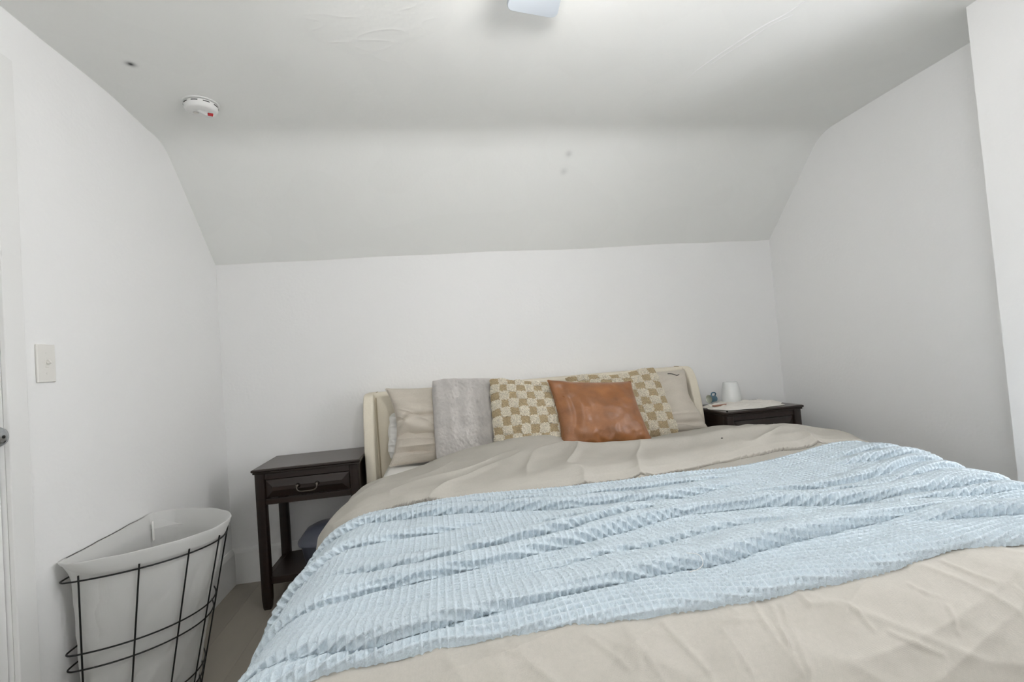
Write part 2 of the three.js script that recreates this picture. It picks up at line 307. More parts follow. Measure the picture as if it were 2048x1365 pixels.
// smoke detector
{
  const t = thing('smoke_detector', 'round white smoke detector with dark slots and a red tab on the ceiling', 'smoke detector', [-0.875, YC + 0.002, -2.13]);
  obj('base_ring', lathe([[0, 0], [0.066, 0], [0.066, -0.006], [0.062, -0.009], [0, -0.009]], 64), M.whitePlastic, t);
  const body = obj('housing', lathe([[0, -0.009], [0.0595, -0.0095], [0.061, -0.014], [0.0605, -0.027], [0.056, -0.036], [0.049, -0.04], [0.02, -0.042], [0, -0.042]], 64), M.whitePlastic, t);
  for (let k = 0; k < 9; k++) {
    const a = k / 9 * Math.PI * 2 + 0.16, pts = [];
    for (let i = 0; i <= 6; i++) { const q = a + (i / 6 - 0.5) * 0.4; pts.push(V(0.0605 * Math.cos(q), -0.0175, 0.0605 * Math.sin(q))); }
    obj('vent_slot', tube(pts, 0.002, 8, 6), M.dark, body, 'dark curved vent slot');
  }
  const flap = new THREE.Group(); flap.name = 'battery_flap'; t.add(flap); flap.position.set(0.018, -0.041, 0.015); flap.rotation.set(0.3, -0.55, -0.42);
  obj('flap_cover', rbox(-0.018, 0.038, -0.011, -0.002, -0.015, 0.017, 0.003), M.whitePlastic, flap);
  obj('red_tab', rbox(0.035, 0.0405, -0.009, 0.003, -0.009, 0.014, 0.002), M.red, flap, 'red tab');
  obj('test_button', lathe([[0, -0.004], [0.008, -0.004], [0.01, 0], [0, 0]], 24).translate(-0.02, -0.0415, 0.0), M.plate, t);
}

// ---------------------------------------------------------------- bed
const BX = 0.55, MY = 0.60;
{
  const t = thing('bed', 'wide bed with a cream upholstered winged headboard against the back wall', 'bed');
  const x0 = -0.365, x1 = 1.482, yt = 0.978;
  obj('headboard_panel', rbox(x0, x1, 0.12, yt, -2.9, -2.775, 0.022, 4), M.headboard, t);
  // wings: side profile, narrow at the top and deeper below
  const wing = (xo, side) => {
    const sh = new THREE.Shape();
    sh.moveTo(2.9, 0.1); sh.lineTo(2.9, yt - 0.013); sh.lineTo(2.79, yt - 0.013); sh.bezierCurveTo(2.745, yt - 0.02, 2.72, yt - 0.06, 2.70, yt - 0.14); sh.bezierCurveTo(2.685, yt - 0.2, 2.672, yt - 0.26, 2.668, yt - 0.33); sh.lineTo(2.665, 0.1); sh.closePath();
    const g = new THREE.ExtrudeGeometry(sh, { depth: 0.03, bevelEnabled: true, bevelSize: 0.012, bevelThickness: 0.012, bevelSegments: 4, curveSegments: 12 }).rotateY(Math.PI / 2);
    g.translate(xo, 0, 0);
    return toCreasedNormals(metric(g), 0.7);
  };
  obj('headboard_wing', wing(x0 - 0.028, -1), M.headboard, t);
  obj('headboard_wing', wing(x1 - 0.004, 1), M.headboard, t);
  for (const x of [x0 + 0.024, x1 - 0.022]) obj('seam_piping', tube([V(x, 0.3, -2.774), V(x, 0.6, -2.774), V(x, yt - 0.03, -2.776), V(x, yt - 0.004, -2.795), V(x, yt, -2.86)], 0.004, 30, 8), M.piping, t);
  for (const x of [-0.33, 1.42]) obj('side_rail', rbox(x, x + 0.035, 0.2, 0.36, -2.8, -0.8, 0.008), M.headboard, t);
  obj('foot_rail', rbox(-0.33, 1.455, 0.2, 0.36, -0.83, -0.795, 0.008), M.headboard, t);
  obj('slat_base', rbox(-0.295, 1.42, 0.28, 0.31, -2.8, -0.83, 0.004), M.wood, t);
  for (const x of [-0.27, 1.36]) for (const z of [-2.72, -0.9]) obj('leg', new THREE.CylinderGeometry(0.03, 0.022, 0.28, 20).translate(x + 0.015, 0.14, z), M.wood, t);
  tag(obj('mattress', rbox(-0.29, 1.41, 0.312, MY - 0.006, -2.79, -0.84, 0.05, 5), M.sheet), 'thick white mattress under the fitted sheet and duvet', 'mattress');
  const sh = grid(60, 60, (u, v) => { // fitted sheet over the head of the mattress
    const x = lerp(-0.325, 1.44, u), z = lerp(-2.795, -1.9, v), e = Math.min(x + 0.325, 1.44 - x);
    const y = MY - 0.07 * Math.pow(1 - clamp(e / 0.07), 2.2) + 0.002 * noise(x * 8, z * 8, 2);
    return [x, y, z, x, z];
  }, true);
  tag(obj('fitted_sheet', sh, M.sheet), 'white fitted sheet showing at the bed corner beside the beige pillow', 'sheet');
}
// the shape that duvet and blanket share: u runs across the bed from its middle, v along it (z)
const LW = 0.785, RW = 0.94, RL = 0.17, RR = 0.17, FZ = -0.94, FR = 0.26;
function fall(s, W, R, amax) {                          // [out, drop, angle] for arc length s
  if (s < W) return [s, 0, 0];
  const a = (s - W) / R;
  if (a < amax) return [W + R * Math.sin(a), R * (1 - Math.cos(a)), a];
  const r = s - W - R * amax;
  return [W + R * Math.sin(amax) + r * Math.cos(amax), R * (1 - Math.cos(amax)) + r * Math.sin(amax), amax];
}
function puff(x, z) {
  let y = 0.648;
  y += 0.036 * sstep(0.95, 1.5, x) * sstep(-0.9, -1.6, z);              // bunched up on the right
  y += 0.022 * Math.exp(-Math.pow((x - 1.6) / 0.16, 2) - Math.pow((z + 2.2) / 0.15, 2));
  y -= 0.034 * sstep(1.4, 1.68, x) * sstep(-1.5, -1.8, z);
  y -= 0.012 * sstep(1.1, 1.3, x) * sstep(-2.1, -2.3, z);
  y += 0.05 * Math.exp(-Math.pow((x - 0.42) / 0.3, 2) - Math.pow((z + 2.32) / 0.13, 2));
  y -= 0.022 * Math.exp(-Math.pow((x - 0.72) / 0.14, 2) - Math.pow((z + 2.3) / 0.12, 2));
  y += 0.012 * noise(x * 1.6, z * 1.9, 41) + 0.006 * noise(x * 3.4, z * 4.2, 42);
  y -= 0.042 * sstep(-1.35, -2.2, z) * sstep(0.15, -0.3, x);
  return y;
}
function bedPoint(u, v) {
  const left = u < 0, [ox, dx, ax] = left ? fall(-u, LW, RL, 1.2) : fall(u, RW + 0.1 * sstep(-1.45, -1.85, v), RR, 1.28);
  const [oz, dz, az] = fall(v - FZ + 1, 1, FR, 1.3);
  const x = BX + (left ? -ox : ox), z = FZ - 1 + oz;
  const drop = Math.sqrt(dx * dx + dz * dz) * 0.75 + Math.max(dx, dz) * 0.25;
  let y = puff(clamp(x, BX - 1.0, BX + 1.1), z) - drop;
  const n = V((left ? -1 : 1) * Math.sin(ax), Math.cos(ax) * Math.cos(az), Math.sin(az) * Math.cos(ax * 0.5)).normalize();
  const side = clamp(drop / 0.3);
  if (side > 0) { const w = 0.02 * side * Math.sin(v * 9 + 1.3 * Math.sin(u * 3 + v * 2)); n.y *= 1; return { p: V(x + n.x * w, Math.max(0.02, y), z + n.z * 0.02 * side * Math.sin(u * 11 + 1)), n, ax, az }; }
  return { p: V(x, Math.max(0.02, y), z), n, ax, az };
}
const along = (pts, x) => { if (x <= pts[0][0]) return pts[0][1]; for (let i = 1; i < pts.length; i++) if (x < pts[i][0]) { let t = (x - pts[i - 1][0]) / (pts[i][0] - pts[i - 1][0]); t = t * t * (3 - 2 * t) * 0.5 + t * 0.5; return lerp(pts[i - 1][1], pts[i][1], t); } return pts[pts.length - 1][1]; };
const CUFF = [[-1.2, -1.69], [-0.18, -1.69], [0.12, -1.675], [0.42, -1.67], [0.58, -1.675], [0.73, -1.69], [0.87, -1.72], [0.99, -1.765], [1.15, -1.78], [1.27, -1.765], [1.36, -1.72], [1.46, -1.71], [1.53, -1.68], [2.2, -1.66]];
{
  const zBack = (x) => along([[-1, -2.24], [-0.3, -2.25], [-0.15, -2.34], [0.0, -2.43], [0.3, -2.5], [0.6, -2.47], [0.9, -2.42], [1.3, -2.46], [1.9, -2.46]], x);
  // thin pressed creases at the foot of the bed: [x, z] polylines
  const CREASE = [[[0.547, -0.86], [0.538, -0.803], [0.549, -0.73]], [[0.574, -0.835], [0.557, -0.773], [0.55, -0.727]], [[0.593, -0.834], [0.566, -0.733], [0.546, -0.667]], [[0.468, -0.885], [0.501, -0.83]],
    [[0.451, -0.824], [0.495, -0.816], [0.538, -0.812]], [[0.458, -0.807], [0.469, -0.744], [0.475, -0.689]], [[0.703, -0.817], [0.718, -0.795], [0.723, -0.767]], [[0.866, -0.826], [0.876, -0.807], [0.894, -0.796]],
    [[0.892, -0.775], [0.874, -0.737]], [[0.82, -0.704], [0.778, -0.655]], [[0.637, -0.874], [0.644, -0.824], [0.689, -0.816]], [[0.752, -0.753], [0.787, -0.728], [0.822, -0.708]], [[0.774, -0.656], [0.736, -0.618]],
    [[0.3, -0.8], [0.33, -0.72]], [[0.22, -0.83], [0.27, -0.77]], [[0.12, -0.8], [0.18, -0.74]], [[0.36, -0.83], [0.40, -0.75], [0.41, -0.7]], [[0.98, -0.86], [1.02, -0.8]], [[1.05, -0.78], [1.03, -0.7]], [[0.05, -0.84], [0.1, -0.82]]];
  const creased = (x, z) => {
    let h = 0;
    for (const P of CREASE) for (let i = 1; i < P.length; i++) {
      const [ax, az] = P[i - 1], [bx, bz] = P[i]; if (Math.abs(z - (az + bz) / 2) > 0.09 || Math.abs(x - (ax + bx) / 2) > 0.09) continue;
      const dx = bx - ax, dz = bz - az, L2 = dx * dx + dz * dz, t = clamp(((x - ax) * dx + (z - az) * dz) / L2), ex = x - ax - t * dx, ez = z - az - t * dz;
      const d = (ex * dz - ez * dx) / Math.sqrt(L2), r = Math.hypot(ex, ez) / 0.006; if (r < 3) h += 0.0021 * Math.exp(-r * r) * (1 + clamp(d / 0.006, -1, 1)) ;
    }
    return h;
  };
  const NU = 720, NV = 540, UL = -1.42, UR = 1.55;
  const g = grid(NU, NV, (a, b) => {
    const u = lerp(UL, UR, a), xs = BX + u, zb = zBack(xs), ze = -0.44, v = lerp(zb, ze, Math.pow(b, 1.0));
    const { p, n, ax } = bedPoint(u, v);
    let h = 0, lean = 0;
    // rounded fold at the head end
    const bt = (v - zb) / 0.075; if (bt < 1) p.y -= 0.075 * (1 - Math.sqrt(Math.max(0, 1 - (1 - bt) * (1 - bt)))) * (1 - clamp(ax));
    // the part folded back towards the foot ends in a loose edge
    const zc = along(CUFF, xs) + 0.006 * noise(xs * 9, 1.1, 51) + 0.004 * noise(xs * 25, 4.1, 52), d = v - zc;
    const thick = 0.038 + 0.010 * noise(xs * 3, 3.3, 53);
    const on = d < 0 ? Math.sqrt(clamp(-d / 0.03, 0, 1)) * 0.5 + 0.5 * sstep(0, 0.1, -d) : 0;
    const zr = along([[0.4, -2.22], [0.56, -2.2], [0.95, -2.12], [1.2, -2.05], [1.52, -1.97], [1.7, -1.9]], xs), dr = v - zr, wr = sstep(0.5, 0.7, xs);
    h += thick * on * (1 - 0.85 * wr * sstep(0.02, -0.09, dr));
    if (d < 0 && d > -0.02) lean += 0.012 * (1 + d / 0.02);
    if (d >= 0) h -= 0.006 * Math.exp(-d / 0.012);
    // crease behind the fold on the right
    h += wr * (0.02 * Math.exp(-Math.pow((dr - 0.05) / 0.06, 2)) - 0.02 * Math.exp(-Math.pow((dr + 0.035) / 0.035, 2)));
    // soft wrinkles: pulled across the fold, fine creases at the foot
    const near = sstep(-1.5, -1.75, v) * sstep(-2.4, -2.1, v);
    h += near * (0.017 * ridged(xs * 3.4 + v * 3.0, v * 1.5 - xs * 1.1, 54) * sstep(-0.35, 0.3, noise(xs * 1.8, v * 2, 55)) + 0.006 * noise(xs * 11 + v * 9, v * 4, 56));
    const foot = sstep(-0.98, -0.8, v);
    h += foot * (0.004 * ridged(xs * 2.6 - v * 3.0, v * 1.0 + xs * 0.9, 57) + 0.004 * ridged(xs * 5.2 - v * 4.4, v * 1.6 + xs * 1.3, 58) + 0.005 * ridged(xs * 1.3, v * 6.5 + xs * 1.9, 62) + 0.0045 * noise(xs * 9, v * 11, 59) + 0.002 * noise(xs * 26, v * 30, 63));
    if (v > -0.92) h += creased(xs, v);
    h += 0.0025 * noise(xs * 7, v * 7, 60) + 0.0012 * noise(xs * 18, v * 18, 61);
    return [p.x + n.x * h, p.y + n.y * h, p.z + n.z * h + lean, xs, v];
  }, true);
  tag(obj('duvet', g, M.duvet), 'rumpled beige linen duvet, folded back below the pillows', 'duvet');
}

// ---------------------------------------------------------------- waffle blanket
const RIDGES = [ // [[x, z] of the crease, height, width]
  [[[-0.75, -1.36], [-0.45, -1.43], [-0.32, -1.5], [-0.24, -1.54], [-0.06, -1.53], [0.15, -1.48], [0.36, -1.42], [0.61, -1.4], [0.84, -1.42], [1.1, -1.46]], 0.024, 0.05],
  [[[-0.6, -1.56], [-0.3, -1.59], [0.1, -1.58], [0.45, -1.52], [0.8, -1.52], [1.15, -1.56]], 0.010, 0.03],
  [[[-0.8, -1.1], [-0.5, -1.2], [-0.35, -1.26], [-0.25, -1.34], [-0.08, -1.38], [0.15, -1.41]], 0.020, 0.042],
  [[[-0.35, -1.2], [-0.24, -1.185], [0.0, -1.175], [0.12, -1.19], [0.29, -1.21], [0.5, -1.3], [0.7, -1.33]], 0.024, 0.045],
  [[[-0.7, -0.95], [-0.28, -1.05], [-0.13, -1.1], [0.11, -1.125], [0.29, -1.16], [0.51, -1.23], [0.63, -1.26], [0.81, -1.24], [1.05, -1.18], [1.23, -1.155], [1.5, -1.16], [1.9, -1.2]], 0.024, 0.06],
  [[[0.7, -1.27], [0.84, -1.28], [1.15, -1.29], [1.3, -1.305], [1.48, -1.35], [1.6, -1.36], [1.75, -1.33]], 0.018, 0.035],
  [[[0.95, -1.22], [1.18, -1.23], [1.3, -1.24], [1.49, -1.28], [1.66, -1.3]], 0.012, 0.028],
  [[[-0.6, -0.85], [-0.15, -0.885], [0.0, -0.905], [0.26, -0.94], [0.51, -0.97], [0.68, -1.0], [0.96, -1.03], [1.2, -1.05], [1.45, -1.04]], 0.024, 0.055],
  [[[1.02, -1.0], [1.19, -0.99], [1.34, -0.97], [1.7, -0.94]], 0.02, 0.045],
  [[[1.05, -1.1], [1.22, -1.11], [1.38, -1.1], [1.6, -1.08]], 0.012, 0.03],
  [[[1.25, -1.5], [1.45, -1.5], [1.7, -1.47], [1.9, -1.44]], 0.015, 0.045],
  [[[1.2, -1.42], [1.45, -1.42], [1.7, -1.38], [1.9, -1.34]], 0.017, 0.045],
  [[[0.1, -1.03], [0.4, -1.08], [0.7, -1.13], [1.0, -1.1]], 0.009, 0.035],
  [[[0.2, -1.33], [0.5, -1.34], [0.8, -1.33]], 0.008, 0.03],
];
{
  const ZU = [[-1.2, -1.68], [-0.55, -1.66], [-0.27, -1.64], [-0.08, -1.665], [0.18, -1.675], [0.43, -1.64], [0.97, -1.635], [1.26, -1.64], [1.46, -1.665], [1.62, -1.68], [1.9, -1.66]];
  const ZL = [[-1.2, -0.70], [-0.6, -0.77], [-0.35, -0.815], [-0.18, -0.855], [-0.01, -0.862], [0.26, -0.85], [0.57, -0.85], [0.8, -0.855], [1.03, -0.882], [1.19, -0.868], [1.5, -0.85], [2, -0.84]];
  const CELL = 0.0152, NU = 1400, NV = 480, UL = -1.38, UR = 1.47;
  const P = new Float32Array((NU + 1) * (NV + 1) * 3), arc = new Float32Array(NV + 1);
  const E = new Float32Array((NU + 1) * (NV + 1) * 2);
  const g = grid(NU, NV, () => [0, 0, 0]);
  const A = g.attributes.position.array, T = g.attributes.uv.array;
  for (let i = 0; i <= NU; i++) {
    const u = lerp(UL, UR, i / NU), xs = BX + u, z0 = along(ZU, xs), z1 = along(ZL, xs) + 0.004 * noise(xs * 8, 2.2, 70);
    const act = RIDGES.map(([pts, h, w]) => {
      const a = pts[0][0], b = pts[pts.length - 1][0], f = sstep(a, a + 0.28 * (b - a), xs) * sstep(b, b - 0.28 * (b - a), xs);
      return f > 0 ? [along(pts, xs) + 0.006 * noise(xs * 6, pts[0][1] * 9, 71), h * f * (1 + 0.35 * noise(xs * 3, h * 900 + w * 70, 72)), w] : null;
    }).filter(Boolean);
    let px, py, pz, s = 0;
    for (let j = 0; j <= NV; j++) {
      const q = j / NV, v = lerp(z0, z1, q);
      const { p, n } = bedPoint(u, v);
      let h = 0.010, lean = 0;
      for (const [zr, a, w] of act) {
        const d = v - (zr - w * 0.28);
        if (d < -3 * w || d > 2 * w) continue;
        const k = d < 0 ? Math.exp(-Math.pow(d / (0.95 * w), 2)) : Math.exp(-Math.pow(d / (0.2 * w), 2));
        h += (0.85 + 0.4 * sstep(-0.2, 0.4, xs)) * a * k; lean += 0.8 * a * Math.exp(-Math.pow(d / (0.33 * w), 2));
        h -= 0.3 * a * Math.exp(-Math.pow((d - 0.36 * w) / (0.22 * w), 2));
      }
      h += 0.0055 * noise(xs * 1.5, v * 15 + xs * 1.3, 73) + 0.002 * noise(xs * 2.6, v * 34, 74);
      const edge = (1 - q) * (z1 - z0);                               // metres from the lower edge
      h += 0.010 * sstep(0.10, 0.03, edge);
      if (edge < 0.016) h = h * Math.sqrt(clamp(1 - Math.pow(1 - edge / 0.016, 2))) + 0.0;
      const e2 = q * (z1 - z0); h *= sstep(-0.002, 0.012, e2) * 0.85 + 0.15; h += 0.006 * Math.exp(-Math.pow((e2 - 0.02) / 0.012, 2));
      h = Math.max(h, 0.001);
      const x = p.x + n.x * h, y = p.y + n.y * h, z = p.z + n.z * h + lean;
      if (j) s += Math.hypot(y - py, z - pz, 0.3 * (x - px)); px = x; py = y; pz = z;
      const k = j * (NU + 1) + i;
      A[3 * k] = x; A[3 * k + 1] = y; A[3 * k + 2] = z; T[2 * k] = u; T[2 * k + 1] = s;
      E[2 * k] = edge; E[2 * k + 1] = v;
    }
  }
  { const I = g.index.array; for (let k = 0; k < I.length; k += 3) { const b = I[k + 1]; I[k + 1] = I[k + 2]; I[k + 2] = b; } }
  { // average the cloth length over neighbouring columns so that the rows of the weave run on
    const R = 40, row = new Float32Array(NU + 1);
    for (let j = 0; j <= NV; j++) {
      let sum = 0, cnt = 0; const at = (i) => T[2 * (j * (NU + 1) + i) + 1];
      for (let i = 0; i <= R; i++) { sum += at(i); cnt++; }
      for (let i = 0; i <= NU; i++) { row[i] = sum / cnt; if (i + R + 1 <= NU) { sum += at(i + R + 1); cnt++; } if (i - R >= 0) { sum -= at(i - R); cnt--; } }
      for (let i = 0; i <= NU; i++) T[2 * (j * (NU + 1) + i) + 1] = row[i];
    }
  }
  g.computeVertexNormals();
  // waffle weave: raised threads round sunken cells, counted along the cloth and standing off its folds
  const Nn = g.attributes.normal.array;
  for (let k = 0; k < E.length / 2; k++) {
    const u = T[2 * k], s = T[2 * k + 1], xs = BX + u, v = E[2 * k + 1], edge = E[2 * k];
    const cu = u / CELL + 0.10 * noise(xs * 14, v * 14, 75) + 0.25 * noise(xs * 2, v * 3, 76), cv = s / (CELL * 0.95) + 0.08 * noise(xs * 12, v * 12, 77);
    const ru = Math.pow(Math.abs(Math.cos(Math.PI * cu)), 4.6), rv = Math.pow(Math.abs(Math.cos(Math.PI * cv)), 4.6);
    let wf = 0.0078 * Math.max(ru, rv * (0.9 + 0.3 * noise(xs * 20, s * 20, 80))) + 0.0008 * noise(xs * 230, s * 230, 78) + 0.0006 * noise(xs * 90, s * 90, 79) - 0.003;
    wf *= sstep(0, 0.004, Math.max(edge, 0.002));
    for (let c = 0; c < 3; c++) A[3 * k + c] += Nn[3 * k + c] * wf;
  }
  g.computeVertexNormals();
  tag(obj('waffle_blanket', g, M.blanket), 'pale blue waffle-weave throw blanket spread across the lower bed', 'blanket');
}

// ---------------------------------------------------------------- pillows
// corners bl, br, tr, tl; o: thick, front, back, pinch, round, wrinkle(s, t), n
function cushion(bl, br, tr, tl, o) {
  const { thick = 0.14, front = 0.6, back = 0.4, pinch = 0.05, round = 0, pow = 0.42, n = 70, uvs = 1, side = null } = o;
  const N = br.clone().sub(bl).cross(tl.clone().sub(bl)).normalize();
  const at = (a, b, sgn) => {
    let s = a * 2 - 1, t = b * 2 - 1;
    const e = Math.max(0, (1 - s * s) * (1 - t * t));
    const s0 = s, t0 = t;
    if (round) { const rs = s * Math.sqrt(1 - round * t * t * t * t / 2), rt = t * Math.sqrt(1 - round * s * s * s * s / 2); s = rs; t = rt; }
    const sp = s * (1 - pinch * (1 - t0 * t0) * s0 * s0), tp = t * (1 - pinch * (1 - s0 * s0) * t0 * t0);
    const [du, dv] = o.edge ? o.edge(s0, t0) : [0, 0];
    const x = (sp + du + 1) / 2, y = (tp + dv + 1) / 2;
    const p = bl.clone().multiplyScalar((1 - x) * (1 - y)).addScaledVector(br, x * (1 - y)).addScaledVector(tr, x * y).addScaledVector(tl, (1 - x) * y);
    let h = thick * Math.pow(e, pow) * (sgn > 0 ? front : back);
    if (o.wrinkle) h += o.wrinkle(s0, t0, sgn) * Math.min(1, e * 4 + (o.edgeWrinkle ?? 0));
    p.addScaledVector(N, sgn * h);
    return [p.x, p.y, p.z, a * uvs, b * uvs];
  };
  const f = grid(n, n, (a, b) => at(a, b, 1)), k = grid(Math.ceil(n * 0.6), Math.ceil(n * 0.6), (a, b) => at(a, b, -1), true);
  const seam = []; const m = 22; for (const [fx, fy] of [[(t) => t, () => 0], [() => 1, (t) => t], [(t) => 1 - t, () => 1], [() => 0, (t) => 1 - t]]) for (let i = 0; i < m; i++) { const q = at(fx(i / m), fy(i / m), 1); seam.push(V(q[0], q[1], q[2])); }
  return { g: mergeGeometries([clean2(f), clean2(k)]), seam };
}
function clean2(g) { return g.index ? g : mergeVertices(g); }
function pillow(name, label, category, mat, c, o, group) {
  const { g, seam } = cushion(...c.map((q) => V(...q)), o);
  const base = c.reduce((a, q) => a.add(V(...q)), V(0, 0, 0)).multiplyScalar(0.25); base.y = Math.min(c[0][1], c[1][1]);
  const t = thing(name, label, category, [base.x, base.y, base.z], 0, group ?? (name === 'bed_pillow' ? 'sleeping pillows against the headboard' : 'throw pillows on the bed'));
  g.translate(-base.x, -base.y, -base.z);
  obj('cover', g, mat, t);
  if (o.seam) obj('seam', new THREE.TubeGeometry(new THREE.CatmullRomCurve3(seam.map((q) => q.sub(base)), true, 'centripetal'), 300, o.seam, 6, true), o.seamMat ?? mat, t);
  return t;
}
// white sleeping pillow behind, left
pillow('bed_pillow', 'white sleeping pillow peeking out behind the left beige pillow', 'pillow', M.whiteCloth,
  [[-0.30, 0.62, -2.68], [0.38, 0.615, -2.68], [0.38, 0.90, -2.765], [-0.285, 0.87, -2.76]], { thick: 0.13, front: 0.5, back: 0.4, pinch: 0.03, round: 0.3, wrinkle: (s, t) => 0.012 * ridged(s * 2.5, t * 3.2, 201) + 0.006 * noise(s * 4, t * 5, 202), edgeWrinkle: 0.4, edge: (s, t) => [0.03 * noise(t * 3, s, 205) * Math.abs(s), 0] });
const beigeFolds = (sg) => (s, t, f) => {
  if (f < 0) return 0;
  const side = sstep(0.1, -0.75, s * sg), low = sstep(0.55, 0.1, t);
  const y = t * 4.6 + 0.5 * Math.sin(s * 2.2) + 0.35 * s + 0.3 * noise(s * 2, t * 2, 211);
  return 0.036 * low * (0.3 + 0.7 * side) * (Math.pow(Math.abs(Math.sin(y * 1.65 + noise(s * 3, t * 2.5, 215) * 1.3)), 0.8) - 0.6) + 0.008 * noise(s * 3, t * 6, 212) + 0.01 * (ridged(s * 1.6 + t * 1.1, t * 3.0, 216)) * low;
};
pillow('bed_pillow', 'beige linen pillow with horizontal creases, leftmost on the bed', 'pillow', M.beige,
  [[-0.272, 0.612, -2.57], [0.40, 0.60, -2.57], [0.40, 0.985, -2.70], [-0.279, 1.0, -2.70]], { thick: 0.15, front: 0.55, back: 0.3, pinch: 0.045, n: 130, uvs: 0.6, wrinkle: beigeFolds(1), edgeWrinkle: 0.08, seam: 0.0022, edge: (s, t) => [s < 0 ? 0.10 * (1 - t * t) * s * s : 0, t > 0 ? -0.03 * (1 - s * s) * t : 0] });
pillow('bed_pillow', 'smooth beige linen pillow leaning at the right end of the headboard', 'pillow', M.beige,
  [[0.80, 0.60, -2.56], [1.462, 0.635, -2.54], [1.447, 0.962, -2.715], [0.78, 0.97, -2.72]], { thick: 0.15, front: 0.55, back: 0.3, pinch: 0.045, n: 110, uvs: 0.6, wrinkle: (s, t) => 0.007 * ridged(s * 1.4 - t * 1.2, t * 2.4, 221) + 0.005 * noise(s * 3, t * 4, 222) - 0.02 * Math.exp(-Math.pow((t + 0.78) / 0.07, 2)) * sstep(0.2, 0.9, s), edgeWrinkle: 0.1, seam: 0.0022, edge: (s, t) => [s > 0 ? -0.07 * Math.exp(-Math.pow((t - 0.1) / 0.45, 2)) * s * s : 0, 0] });
pillow('throw_pillow', 'plush light grey square throw pillow between beige and checkered ones', 'pillow', M.plush,
  [[-0.038, 0.612, -2.46], [0.31, 0.61, -2.46], [0.31, 1.015, -2.60], [-0.035, 1.034, -2.61]], { thick: 0.13, front: 0.55, back: 0.3, pinch: 0.012, round: 0.16, pow: 0.36, n: 120, wrinkle: (s, t) => 0.008 * noise(s * 2, t * 2, 231) + 0.003 * noise(s * 14, t * 14, 232) + 0.0022 * noise(s * 50, t * 50, 233), edgeWrinkle: 0.4, edge: (s, t) => [0.012 * noise(t * 4, s * 2, 235), 0.015 * noise(s * 4, t * 2, 236)] });
